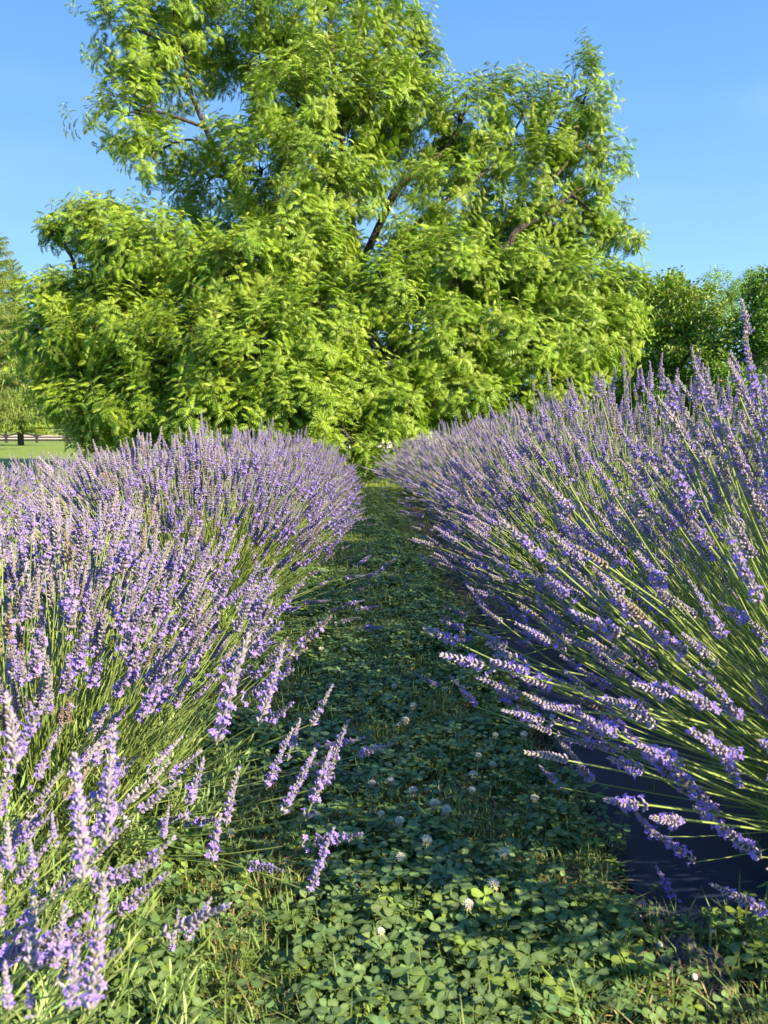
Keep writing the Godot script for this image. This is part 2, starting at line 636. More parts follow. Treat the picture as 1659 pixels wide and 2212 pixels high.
func big_tree() -> void:
	R.seed = 77
	var base := at(787, 1030, 13.6)
	base.y = 0.0
	var o := thing("tree", "large bright green tree with feathery compound leaves at the path's end", "tree", base)
	var L := [  # place in the crown, half-width, half-height, distance
		[300, 80, 105, 120, 13.5], [380, 20, 140, 90, 14.0], [262, 255, 85, 70, 13.2], [345, 330, 95, 65, 13.4], [450, 140, 70, 80, 14.6], [560, 70, 110, 110, 14.5],
		[690, 40, 150, 130, 14.0], [640, 230, 130, 120, 13.0], [835, 50, 85, 120, 15.0], [765, 230, 130, 130, 13.5], [560, 370, 120, 95, 13.2], [870, 240, 100, 110, 14.0],
		[700, 400, 150, 110, 12.6], [440, 420, 80, 70, 14.6], [990, 270, 110, 95, 14.0], [1110, 230, 100, 70, 14.0], [1265, 215, 60, 95, 14.3], [1280, 340, 80, 90, 14.0],
		[1160, 370, 115, 85, 13.6], [960, 420, 95, 80, 13.2], [1295, 440, 55, 70, 14.0], [1340, 525, 40, 40, 14.0], [225, 500, 110, 62, 12.5], [335, 560, 135, 85, 12.0],
		[155, 655, 95, 65, 12.3], [125, 760, 80, 88, 12.0], [260, 720, 120, 95, 11.6], [195, 880, 95, 90, 11.8], [330, 885, 120, 90, 11.2], [420, 760, 125, 105, 11.0],
		[520, 600, 125, 105, 11.5], [650, 560, 120, 90, 11.8], [560, 790, 130, 105, 10.7], [660, 720, 115, 105, 10.8], [490, 905, 130, 75, 10.5], [650, 885, 110, 85, 10.3],
		[762, 835, 90, 90, 10.8], [850, 890, 68, 62, 10.4], [725, 955, 62, 42, 10.0], [790, 985, 38, 32, 9.9], [830, 655, 90, 80, 11.6], [980, 600, 115, 85, 12.0],
		[1100, 600, 105, 75, 12.4], [1220, 625, 105, 75, 12.5], [1335, 645, 66, 62, 12.8], [960, 760, 105, 95, 11.3], [1080, 760, 115, 95, 11.6], [1210, 750, 115, 90, 12.0],
		[1315, 735, 60, 75, 12.5], [1180, 855, 110, 52, 11.6], [1000, 870, 95, 55, 11.0], [900, 520, 60, 50, 12.6], [120, 500, 30, 22, 12.6], [60, 745, 26, 50, 12.4],
		[700, 640, 200, 130, 14.5], [420, 620, 160, 120, 14.2], [1050, 560, 170, 90, 14.6], [500, 820, 180, 110, 12.8], [900, 800, 180, 90, 13.4], [260, 820, 130, 110, 13.4], [750, 280, 170, 170, 15.4],
		[210, 800, 140, 120, 13.0], [400, 850, 150, 110, 12.8], [1200, 700, 170, 110, 13.6], [700, 900, 150, 70, 12.2], [1100, 470, 110, 70, 13.9], [1240, 520, 80, 50, 14.0], [560, 490, 130, 60, 13.6], [300, 650, 170, 100, 13.6],
		[1020, 340, 90, 70, 14.2], [1200, 300, 70, 60, 14.2], [1215, 470, 80, 50, 13.9], [930, 330, 70, 70, 14.0], [330, 190, 90, 70, 13.9], [500, 330, 60, 60, 14.2], [600, 150, 80, 70, 14.4], [900, 140, 50, 60, 14.8], [880, 930, 60, 34, 10.7], [820, 955, 50, 26, 10.3], [1090, 900, 110, 40, 12.0],
	]
	var bark: StandardMaterial3D = M.bark
	var skel := PackedVector3Array()
	var limbs := [
		["trunk", [[787, 1040, 13.6], [786, 900, 13.6], [780, 760, 13.6], [778, 640, 13.6], [768, 540, 13.7]], 0.26, 0.17],
		["limb", [[772, 620, 13.6], [650, 530, 13.6], [530, 430, 13.7], [470, 340, 13.8], [415, 210, 13.8], [395, 110, 13.9], [370, 0, 14.0]], 0.15, 0.035],
		["limb", [[768, 545, 13.7], [745, 400, 13.8], [735, 250, 13.9], [715, 80, 14.0], [705, -60, 14.1]], 0.15, 0.05],
		["limb", [[745, 400, 13.8], [640, 300, 13.7], [580, 180, 14.2], [540, 60, 14.4]], 0.08, 0.03],
		["limb", [[772, 590, 13.6], [850, 420, 13.6], [925, 360, 13.5], [990, 280, 13.8], [1010, 200, 14.0]], 0.11, 0.03],
		["limb", [[778, 650, 13.6], [855, 545, 13.2], [905, 480, 13.2], [1020, 390, 13.3], [1075, 345, 13.6], [1130, 250, 13.9]], 0.12, 0.03],
		["limb", [[780, 720, 13.6], [950, 640, 13.3], [1080, 545, 13.2], [1120, 495, 13.2], [1190, 450, 13.4], [1192, 395, 13.6], [1235, 330, 13.8], [1268, 190, 14.2]], 0.14, 0.03],
		["limb", [[1190, 450, 13.4], [1250, 410, 13.6], [1300, 390, 13.8]], 0.05, 0.02],
		["limb", [[780, 760, 13.6], [620, 660, 12.6], [420, 640, 12.2], [230, 640, 12.3], [130, 690, 12.3]], 0.12, 0.03],
		["limb", [[782, 800, 13.6], [640, 740, 12.0], [540, 760, 11.0], [450, 830, 10.8]], 0.10, 0.03],
		["limb", [[783, 800, 13.6], [760, 780, 12.2], [700, 800, 11.0], [720, 900, 10.3]], 0.09, 0.03],
		["limb", [[782, 780, 13.6], [950, 720, 12.3], [1120, 690, 12.2], [1280, 680, 12.6]], 0.11, 0.03],
		["limb", [[820, 180, 14.6], [840, 60, 15.0], [850, -40, 15.0]], 0.05, 0.02],
		["limb", [[735, 260, 13.9], [790, 220, 14.3], [820, 180, 14.6]], 0.06, 0.05],
	]
	for l in limbs:
		var p := PackedVector3Array()
		for q in l[1]:
			var w := at(q[0], q[1], q[2])
			p.append(w - base)
		if l[0] == "trunk":
			p[0].y = -0.2
		for i in p.size() - 1:
			for k in 4:
				skel.append(p[i].lerp(p[i + 1], k / 4.0))
		skel.append(p[p.size() - 1])
		obj(l[0], limb_mesh(p, l[2] * (1.0 if l[0] == "trunk" else 0.6), l[3] * 0.6, 10).mesh(), bark, o)
	var hole := FastNoiseLite.new()
	hole.seed = 3
	hole.frequency = 0.9
	hole.fractal_octaves = 3
	var all := []
	for i in L.size():
		var l: Array = L[i]
		var c := at(l[0], l[1], l[4])
		var per: float = l[4] / FOCAL
		var rx: float = l[2] * per
		var ry: float = l[3] * per
		var rz: float = (rx + ry) * 0.5
		var inner := i >= 54
		var start := near_point(skel, c - base)
		var mid := start.lerp(c - base, 0.55) + Vector3(rf(-0.15, 0.15), rf(0.0, 0.25), rf(-0.15, 0.15))
		var br := limb_mesh(PackedVector3Array([start, mid, c - base + Vector3(0, ry * 0.1, 0)]), 0.035, 0.014, 6)
		var n_tw := int(clampf(rx * ry * 9.0, 5, 14))
		for k in n_tw:
			var d := some_way()
			var e := c - base + Vector3(d.x * rx, d.y * ry, d.z * rz) * rf(0.6, 0.9)
			var s := mid.lerp(c - base, R.randf())
			var tw := limb_mesh(PackedVector3Array([s, s.lerp(e, 0.5) + Vector3(0, 0.08, 0), e]), 0.012, 0.005, 4)
			var off := br.v.size()
			br.v.append_array(tw.v); br.n.append_array(tw.n); br.c.append_array(tw.c)
			for q in tw.ix:
				br.ix.append(q + off)
		obj("branch", br.mesh(), bark, o)
		var area := 4.0 * PI * pow((rx * ry + rx * rz + ry * rz) / 3.0, 1.0)
		var airy: bool = l[1] < 470
		var n := int(area * (22.0 if inner else (19.0 if airy else 34.0)) * (0.8 if inner and airy else 1.0)) + 6
		for k in n:
			var d := some_way()
			var rr := rf(0.62, 1.02)
			if R.randf() < 0.25:
				rr = rf(0.2, 0.7)
			if R.randf() < 0.12:
				rr = rf(1.0, 1.25)
			var p := c + Vector3(d.x * rx, d.y * ry, d.z * rz) * rr
			if p.y < 0.25:
				continue
			var h := hole.get_noise_3dv(p * 1.5)
			if h > (0.08 if airy else 0.22):
				continue
			var out_ := Vector3(d.x, 0.0, d.z)
			var tip := (out_ * 0.65 + Vector3.UP * (0.7 + 0.35 * d.y) + some_way() * 0.4).normalized()
			if d.y < -0.3:
				tip = (out_ + Vector3.UP * 0.1 + some_way() * 0.35).normalized()
			var s := rf(0.55, 0.9)
			all.append([Transform3D(along(tip, some_way()).scaled_local(Vector3(s, s, s)), p - base), p.distance_to(EYE) if in_frame(p) else 99.0, jit(Color(1, 1, 1), 0.24)])
	all.sort_custom(func(a, b): return a[1] < b[1])
	var sprays: Array[Mesh] = []
	for k in 7:
		sprays.append(make_spray(8 + k % 3))
	var xs: Array[Transform3D] = []
	var cs := PackedColorArray()
	for i in all.size():
		if i < 300:
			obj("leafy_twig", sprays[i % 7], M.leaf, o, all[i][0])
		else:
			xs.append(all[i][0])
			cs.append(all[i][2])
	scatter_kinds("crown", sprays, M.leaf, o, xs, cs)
	print("sprays ", all.size())


func leafy_tree(called: String, label: String, category: String, foot: Vector3, L: Array, clusters: Array[Mesh], tint: Color, density: float, group: String, hole_at := 0.25) -> void:
	R.seed = hash(label)
	var o := thing(called, label, category, foot, 0.0, group)
	var top := Vector3.ZERO
	for l in L:
		top += at(l[0], l[1], l[4]) - foot
	top /= float(L.size())
	var trunk := limb_mesh(PackedVector3Array([Vector3(0, -0.2, 0), top * Vector3(0.3, 0.35, 0.3), top * Vector3(0.8, 0.8, 0.8), top]), 0.16, 0.05, 8)
	obj("trunk", trunk.mesh(), M.bark, o)
	var skel := PackedVector3Array([top * Vector3(0.3, 0.35, 0.3), top * 0.6, top * 0.8, top])
	var hole := FastNoiseLite.new()
	hole.seed = 9
	hole.frequency = 0.7
	var xs: Array[Transform3D] = []
	var cs := PackedColorArray()
	for l in L:
		var c := at(l[0], l[1], l[4]) - foot
		var per: float = l[4] / FOCAL
		var rx: float = l[2] * per
		var ry: float = l[3] * per
		var rz := (rx + ry) * 0.5
		var s := near_point(skel, c)
		obj("branch", limb_mesh(PackedVector3Array([s, s.lerp(c, 0.5) + Vector3(0, 0.1, 0), c]), 0.06, 0.02, 6).mesh(), M.bark, o)
		for k in int(4.0 * PI * (rx * ry + rx * rz + ry * rz) / 3.0 * density):
			var d := some_way()
			var p := c + Vector3(d.x * rx, d.y * ry, d.z * rz) * (rf(0.65, 1.03) if R.randf() < 0.75 else rf(0.2, 0.7))
			if p.y < 0.15 or hole.get_noise_3dv(p + foot) > hole_at:
				continue
			var q := rf(0.8, 1.25)
			xs.append(Transform3D(Basis.from_euler(Vector3(rf(-0.5, 0.5), rf(0, TAU), rf(-0.5, 0.5))).scaled_local(Vector3(q, q, q)), p))
			cs.append(jit(tint, 0.2))
	scatter_kinds("crown", clusters, M.far_leaf, o, xs, cs)


# a bough one metre long along z whose twigs spread and hang
func make_bough(weep: float) -> Mesh:
	var m := MB.new()
	var brown := Color(0.20, 0.15, 0.10)
	m.tube(PackedVector3Array([Vector3.ZERO, Vector3(0, 0.03, 0.5), Vector3(0, -0.02, 1.0)]), PackedFloat32Array([0.014, 0.009, 0.004]), 4, brown, brown)
	for i in 44:
		var t := 0.12 + 0.88 * i / 43.0
		var side := 1.0 if i % 2 == 0 else -1.0
		var l := lerpf(0.34, 0.14, t) * rf(0.7, 1.2)
		var d := (Vector3(side * rf(0.5, 1.0) * (1.0 - 0.6 * weep), -weep * rf(0.6, 1.3), 0.6 * (1.0 - 0.6 * weep)) + some_way() * 0.2).normalized()
		var p := Vector3(0, 0.03 * sin(PI * t), t)
		for k in 7:
			var q := p + d * l * (k + 0.3) / 7.0
			var e := (d * 0.6 + some_way()).normalized() * 0.055
			var w := e.cross(some_way()).normalized() * 0.006
			var g := jit(Color(0.12, 0.17, 0.05), 0.25)
			m.tri(q - w, q + w, q + e, g, g, g)
			m.tri(q - w, q + w, q - e + d * 0.06, g, g, g)
		var w2 := d.cross(Vector3.UP).normalized() * 0.012
		var g2 := jit(Color(0.11, 0.155, 0.05), 0.2)
		m.tri(p - w2, p + w2, p + d * l, g2, g2, g2)
	return m.mesh()


func conifer(label: String, foot: Vector3, tall: float, wide: float, weep: float, tint: Color, full: float, bare: float, taper: float) -> void:
	R.seed = hash(label)
	var o := thing("conifer", label, "tree", foot, 0.0, "conifers beyond the fence")
	obj("trunk", limb_mesh(PackedVector3Array([Vector3(0, -0.2, 0), Vector3(0.05, tall * 0.5, 0), Vector3(0, tall, 0)]), 0.2, 0.02, 8).mesh(), M.bark, o)
	var boughs: Array[Mesh] = []
	for k in 4:
		boughs.append(make_bough(weep))
	var xs: Array[Transform3D] = []
	var cs := PackedColorArray()
	var n := int(tall * 34.0 * full)
	for i in n:
		var t := bare + (1.0 - bare) * float(i) / float(n)
		var a := 2.4 * i + rf(-0.4, 0.4)
		var l := wide * pow(1.0 - t, taper) * rf(0.5, 1.12) + 0.25
		var out_ := Vector3(cos(a), lerpf(-0.12, 0.5, t), sin(a)).normalized()
		var up := (Vector3.UP - out_ * out_.y).normalized()
		var b := Basis(up.cross(out_).normalized(), up, out_)
		for k in 2:
			var s := l if k == 0 else l * 0.55
			xs.append(Transform3D(b.scaled_local(Vector3(s, s, s)), Vector3(0, t * tall, 0) + (out_ * l * 0.42 if k == 1 else Vector3.ZERO)))
			cs.append(jit(tint, 0.18))
	scatter_kinds("crown", boughs, M.needle, o, xs, cs)


# ---------------------------------------------------------------- ground
func hill(x: float, z: float) -> float:
	if z > -70.0:
		return 0.0
	var d := -z - 70.0
	if d < 10.0:
		return 0.062 * d
	if d < 60.0:
		return 0.62 + 0.098 * (d - 10.0)
	return 5.52 + 3.0 * (1.0 - exp(-(d - 60.0) * 0.03))


func sheet(x0: float, x1: float, z0: float, z1: float, nx: int, nz: int, lift: Callable) -> Mesh:
	var m := MB.new()
	for i in nx:
		for j in nz:
			var a := lerpf(x0, x1, float(i) / nx)
			var b := lerpf(x0, x1, float(i + 1) / nx)
			var e := lerpf(z0, z1, float(j) / nz)
			var f := lerpf(z0, z1, float(j + 1) / nz)
			var col := Color.WHITE
			var p := [Vector3(a, lift.call(a, e), e), Vector3(b, lift.call(b, e), e), Vector3(b, lift.call(b, f), f), Vector3(a, lift.call(a, f), f)]
			m.quad(p[0], p[1], p[2], p[3], col)
	return m.mesh()


func make_clover(size: float) -> Mesh:
	var m := MB.new()
	var h := 1.0
	var stalk := Color(0.16, 0.24, 0.07)
	var lean := Vector3(rf(-0.3, 0.3), 0, rf(-0.3, 0.3)) * 0.06
	var top := lean + Vector3(0, 0.048 * h, 0)
	m.tube(PackedVector3Array([Vector3(0, -0.01, 0), lean * 0.3 + Vector3(0, 0.024, 0), top]), PackedFloat32Array([0.0007, 0.0007, 0.0006]), 3, stalk, stalk)
	var spin := rf(0, TAU)
	var green := jit(Color(0.115, 0.205, 0.056), 0.22)
	var pale := green.lerp(Color(0.2, 0.30, 0.17), 0.4)
	for k in 3:
		var a := spin + TAU * k / 3.0 + rf(-0.15, 0.15)
		var o := Vector3(cos(a), rf(-0.25, 0.3), sin(a)).normalized()
		var w := o.cross(Vector3.UP).normalized()
		var u := w.cross(o).normalized()
		var s := size * rf(0.9, 1.1)
		var mid := top + o * s * 0.95
		var ring := PackedVector3Array()
		var shape := [[0.05, 0.0], [0.55, 0.42], [1.05, 0.68], [1.55, 0.60], [1.80, 0.30], [1.74, 0.0]]
		for q in shape:
			ring.append(top + o * s * q[0] + w * s * q[1] + u * s * (0.16 * q[1] - 0.05 * q[0]))
		for q in range(4, 0, -1):
			ring.append(top + o * s * shape[q][0] - w * s * shape[q][1] + u * s * (0.16 * shape[q][1] - 0.05 * shape[q][0]))
		for q in ring.size():
			m.tri(mid, ring[(q + 1) % ring.size()], ring[q], pale, green, green)
	return m.mesh()


func make_tuft(blades: int, tall: float, col: Color, spread: float) -> Mesh:
	var m := MB.new()
	for i in blades:
		var a := rf(0, TAU)
		var o := Vector3(cos(a), 0, sin(a))
		var b := o * rf(0.0, 0.018)
		var h := tall * rf(0.5, 1.1)
		var l := h * rf(0.1, spread)
		var w := o.cross(Vector3.UP) * rf(0.0008, 0.0016)
		var p := b + o * l * 0.35 + Vector3(0, h * 0.6, 0)
		var e := b + o * l + Vector3(0, h * (1.0 - 0.35 * l / h), 0)
		var g := jit(col, 0.25)
		m.quad(b - w, b + w, p + w * 0.8, p - w * 0.8, g)
		m.tri(p - w * 0.8, p + w * 0.8, e, g, g, g)
	return m.mesh()


func make_flower_head() -> Mesh:
	var m := MB.new()
	for i in 46:
		var t := (i + 0.5) / 46.0
		var y := 1.0 - 1.55 * t
		var s := sqrt(maxf(0.0, 1.0 - y * y))
		var a := 2.4 * i
		var d := Vector3(s * cos(a), y * 0.8 + 0.25, s * sin(a)).normalized()
		var white := Color(0.88, 0.88, 0.78)
		if t > 0.78:
			d = (d + Vector3.DOWN * 0.8).normalized()
			white = Color(0.42, 0.34, 0.20)
		var p := d * 0.0025
		m.tube(PackedVector3Array([p, p + d * 0.0045, p + d * 0.0088]), PackedFloat32Array([0.0008, 0.0019, 0.0006]), 4, Color(0.35, 0.42, 0.22), white, true)
	return m.mesh()


func row_x(d: float) -> float:
	return -0.034 * d


func _ready() -> void:
	# ---- camera
	var cam := Camera3D.new()
	cam.name = "camera"
	cam.fov = 67.3
	cam.near = 0.05
	cam.far = 900.0
	cam.position = EYE
	cam.rotation_degrees = Vector3(PITCH, 0, 0)
	var lens := CameraAttributesPhysical.new()
	lens.frustum_focal_length = 18.02
	lens.frustum_focus_distance = 2.6
	lens.exposure_aperture = 8.0
	cam.attributes = lens
	add_child(cam)
	cam.current = true
	# ---- sky, sun, exposure
	var env := Environment.new()
	var sky := Sky.new()
	var sm := ProceduralSkyMaterial.new()
	sm.sky_top_color = Color(0.195, 0.355, 0.60)
	sm.sky_horizon_color = Color(0.49, 0.64, 0.72)
	sm.sky_curve = 0.20
	sm.sky_cover = cirrus()
	sm.sky_cover_modulate = Color(0.5, 0.52, 0.55)
	sm.ground_bottom_color = Color(0.22, 0.25, 0.14)
	sm.ground_horizon_color = Color(0.5, 0.6, 0.55)
	sm.sun_angle_max = 20.0
	sky.sky_material = sm
	env.background_mode = Environment.BG_SKY
	env.sky = sky
	env.background_energy_multiplier = 1.0
	env.tonemap_mode = Environment.TONE_MAPPER_LINEAR
	env.tonemap_exposure = 3.2
	env.sdfgi_enabled = true
	env.ssao_enabled = true
	env.ssil_enabled = true
	var we := WorldEnvironment.new()
	we.name = "environment"
	we.environment = env
	add_child(we)
	var sun := DirectionalLight3D.new()
	sun.name = "sun"
	sun.light_energy = 1.55
	sun.light_color = Color(1.0, 0.91, 0.76)
	sun.light_angular_distance = 0.5
	sun.shadow_enabled = true
	var az := deg_to_rad(57.0)
	var el := deg_to_rad(29.0)
	var to_sun := Vector3(sin(az) * cos(el), sin(el), cos(az) * cos(el))
	add_child(sun)
	sun.basis = Basis.looking_at(-to_sun)
	make_materials()

	# ---- ground
	R.seed = 1
	var g := MB.new()
	var xl := [-300.0, -140.0, -70.0, -35.0, -15.0, -6.0, 0.0, 6.0, 15.0, 35.0, 70.0, 140.0, 300.0]
	var zl := [40.0, 10.0, 0.0, -8.0, -16.0, -30.0, -50.0, -70.0, -75.0, -80.0, -95.0, -110.0, -130.0, -145.0, -160.0, -190.0, -240.0, -320.0, -450.0]
	for i in xl.size() - 1:
		for j in zl.size() - 1:
			g.quad(Vector3(xl[i], hill(xl[i], zl[j]), zl[j]), Vector3(xl[i + 1], hill(xl[i + 1], zl[j]), zl[j]), Vector3(xl[i + 1], hill(xl[i + 1], zl[j + 1]), zl[j + 1]), Vector3(xl[i], hill(xl[i], zl[j + 1]), zl[j + 1]), Color.WHITE)
	struct("ground", g.mesh(), M.lawn)
	var bump := FastNoiseLite.new()
	bump.seed = 4
	bump.frequency = 3.0
	struct("path", sheet(-0.6, 0.6, 0.6, -9.8, 24, 150, func(x, z): return 0.008 + 0.012 * bump.get_noise_2d(x, z) * (1.0 - absf(x) / 0.6) + 0.004), M.soil).position = Vector3(0, 0, 0)
	struct("road", sheet(-120, 120, -71.5, -79.5, 40, 4, func(x, z): return hill(x, z) + 0.02), M.road)

	# ---- ground cloth under both rows
	for side in [-1.0, 1.0]:
		var name_: String = "dark blue-black woven ground cloth under the " + ("left" if side < 0 else "right") + " row of lavender"
		var o := thing("ground_cloth", name_, "ground cloth", Vector3.ZERO, 0.0, "woven ground cloths under the lavender rows")
		obj("cloth", sheet(side * 0.40, side * 1.75, 0.6, -9.6, 20, 90, func(x, z): return 0.020 + 0.006 * bump.get_noise_2d(x * 0.35, z * 0.35)) if side > 0 else sheet(-1.75, -0.40, 0.6, -9.6, 20, 90, func(x, z): return 0.020 + 0.006 * bump.get_noise_2d(x * 0.35, z * 0.35)), M.fabric, o)

	# ---- the big tree and what stands behind
	big_tree()
	var clusters: Array[Mesh] = []
	var fine: Array[Mesh] = []
	for k in 4:
		clusters.append(make_cluster(64, 0.085, 0.30))
		fine.append(make_cluster(90, 0.06, 0.26))
	leafy_tree("shrub", "dense green thicket shrub right behind the big tree's right edge", "shrub", at(1420, 938, 21.0) * Vector3(1, 0, 1),
		[[1410, 740, 75, 90, 21.0], [1440, 660, 45, 60, 21.5], [1462, 615, 22, 34, 21.8], [1395, 640, 30, 40, 22.0], [1410, 850, 80, 80, 20.5], [1310, 850, 90, 70, 21.5], [1200, 880, 90, 55, 22.0]], clusters, Color(1.5, 1.4, 0.85), 16.0, "thicket at the field's edge")
	leafy_tree("shrub", "rounded thicket shrub with arching sprays in the middle of the dark thicket", "shrub", at(1510, 938, 20.0) * Vector3(1, 0, 1),
		[[1500, 690, 75, 75, 20.5], [1520, 790, 85, 80, 19.6], [1510, 880, 85, 70, 19.4]], clusters, Color(1.35, 1.25, 0.8), 16.0, "thicket at the field's edge")
	leafy_tree("tree", "pale green airy tree rising above the thicket with sky showing through", "tree", at(1565, 938, 30.0) * Vector3(1, 0, 1),
		[[1555, 630, 62, 50, 30.0], [1600, 650, 60, 60, 30.5], [1540, 690, 60, 50, 29.5], [1625, 600, 40, 26, 30.5]], fine, Color(1.7, 1.75, 1.6), 6.0, "thicket at the field's edge", 0.12)
	leafy_tree("tree", "dark green narrow tree at the right edge beside the pale airy tree", "tree", at(1650, 938, 19.0) * Vector3(1, 0, 1),
		[[1648, 620, 26, 40, 19.0], [1645, 690, 50, 60, 19.0], [1655, 790, 60, 80, 18.8], [1660, 880, 60, 70, 18.8]], clusters, Color(0.75, 0.95, 0.7), 16.0, "thicket at the field's edge")
	leafy_tree("shrub", "low dark shrub at the foot of the thicket above the right lavender row", "shrub", at(1590, 938, 18.4) * Vector3(1, 0, 1),
		[[1580, 840, 60, 55, 18.4], [1440, 880, 60, 50, 19.0], [1600, 900, 70, 50, 18.2]], clusters, Color(1.0, 1.15, 0.75), 16.0, "thicket at the field's edge")
	leafy_tree("shrub", "dark understorey shrub below the white house behind the big tree", "shrub", at(860, 938, 29.0) * Vector3(1, 0, 1),
		[[800, 895, 80, 45, 29.0], [900, 890, 80, 48, 29.5], [980, 900, 80, 40, 29.0]], clusters, Color(0.9, 1.0, 0.7), 14.0, "")
	conifer("tall drooping conifer with sparse upper boughs at the left edge", at(-34, 938, 36.0) * Vector3(1, 0, 1), 11.0, 2.7, 0.85, Color(1.45, 1.55, 1.0), 0.6, 0.13, 0.42)
	conifer("bright yellow green pine with an open top behind the drooping conifer", at(44, 938, 50.0) * Vector3(1, 0, 1), 11.7, 2.6, 0.15, Color(1.9, 2.0, 1.0), 0.9, 0.08, 0.6)
	fence()
	house()
	clover_and_grass()
	lavender_rows()
	white_clover()
	dirt_mound()
	bees()


func fence() -> void:
	var o := thing("paddock_fence", "dark grey board fence with crossed braces between its posts", "fence", Vector3(-45.4, 0, -66))
	var dark := Color(0.028, 0.029, 0.032)
	var span := 2.62
	for i in 12:
		var x := span * i
		var p := MB.new()
		p.box(Vector3(0, 0.66, 0), Vector3(0.17, 1.36, 0.17), jit(dark, 0.1))
		obj("post", p.mesh(), M.wood, o, Transform3D(Basis(), Vector3(x, 0, 0)))
		if i == 11:
			break
		for r in [["top_rail", 1.24, 0.16], ["bottom_rail", 0.22, 0.17], ["bottom_rail", 0.47, 0.12]]:
			var b := MB.new()
			b.box(Vector3(0, 0, 0), Vector3(span - 0.18, r[2], 0.05), jit(dark, 0.12))
			obj(r[0], b.mesh(), M.wood, o, Transform3D(Basis(), Vector3(x + span * 0.5, r[1], 0.02)))
		for s in [-1.0, 1.0]:
			var b := MB.new()
			b.box(Vector3.ZERO, Vector3(span - 0.22, 0.13, 0.04), jit(dark, 0.12), Basis(Vector3(0, 0, 1), s * 0.21))
			obj("cross_brace", b.mesh(), M.wood, o, Transform3D(Basis(), Vector3(x + span * 0.5, 0.85, 0.045 * s)))


func house() -> void:
	var o := thing("house", "white house with grey roof almost hidden behind the big tree", "house", Vector3(0.3, 0, -45))
	var w := MB.new()
	w.box(Vector3(0, 2.0, 0), Vector3(8, 4.0, 6), Color(0.72, 0.72, 0.70))
	obj("wall", w.mesh(), M.wood, o)
	var r := MB.new()
	var c := Color(0.17, 0.18, 0.20)
	for s in [-1.0, 1.0]:
		r.box(Vector3(0, 4.85, s * 1.62), Vector3(8.8, 0.12, 3.9), c, Basis(Vector3.RIGHT, s * 0.5))
	obj("roof", r.mesh(), M.wood, o)
	for x in [-2.6, 0.2, 2.8]:
		var f := MB.new()
		for q in [[0, 0.62, 1.06, 0.1], [0, -0.62, 1.06, 0.1], [-0.48, 0, 0.1, 1.14], [0.48, 0, 0.1, 1.14]]:
			f.box(Vector3(q[0], q[1], 0), Vector3(q[2], q[3], 0.08), Color(0.75, 0.75, 0.74))
		var win := obj("window", f.mesh(), M.wood, o, Transform3D(Basis(), Vector3(x, 2.6, 3.045)))
		var p := MB.new()
		p.box(Vector3(0, 0, -0.02), Vector3(0.86, 1.14, 0.02), Color.WHITE)
		obj("pane", p.mesh(), M.pane, win)


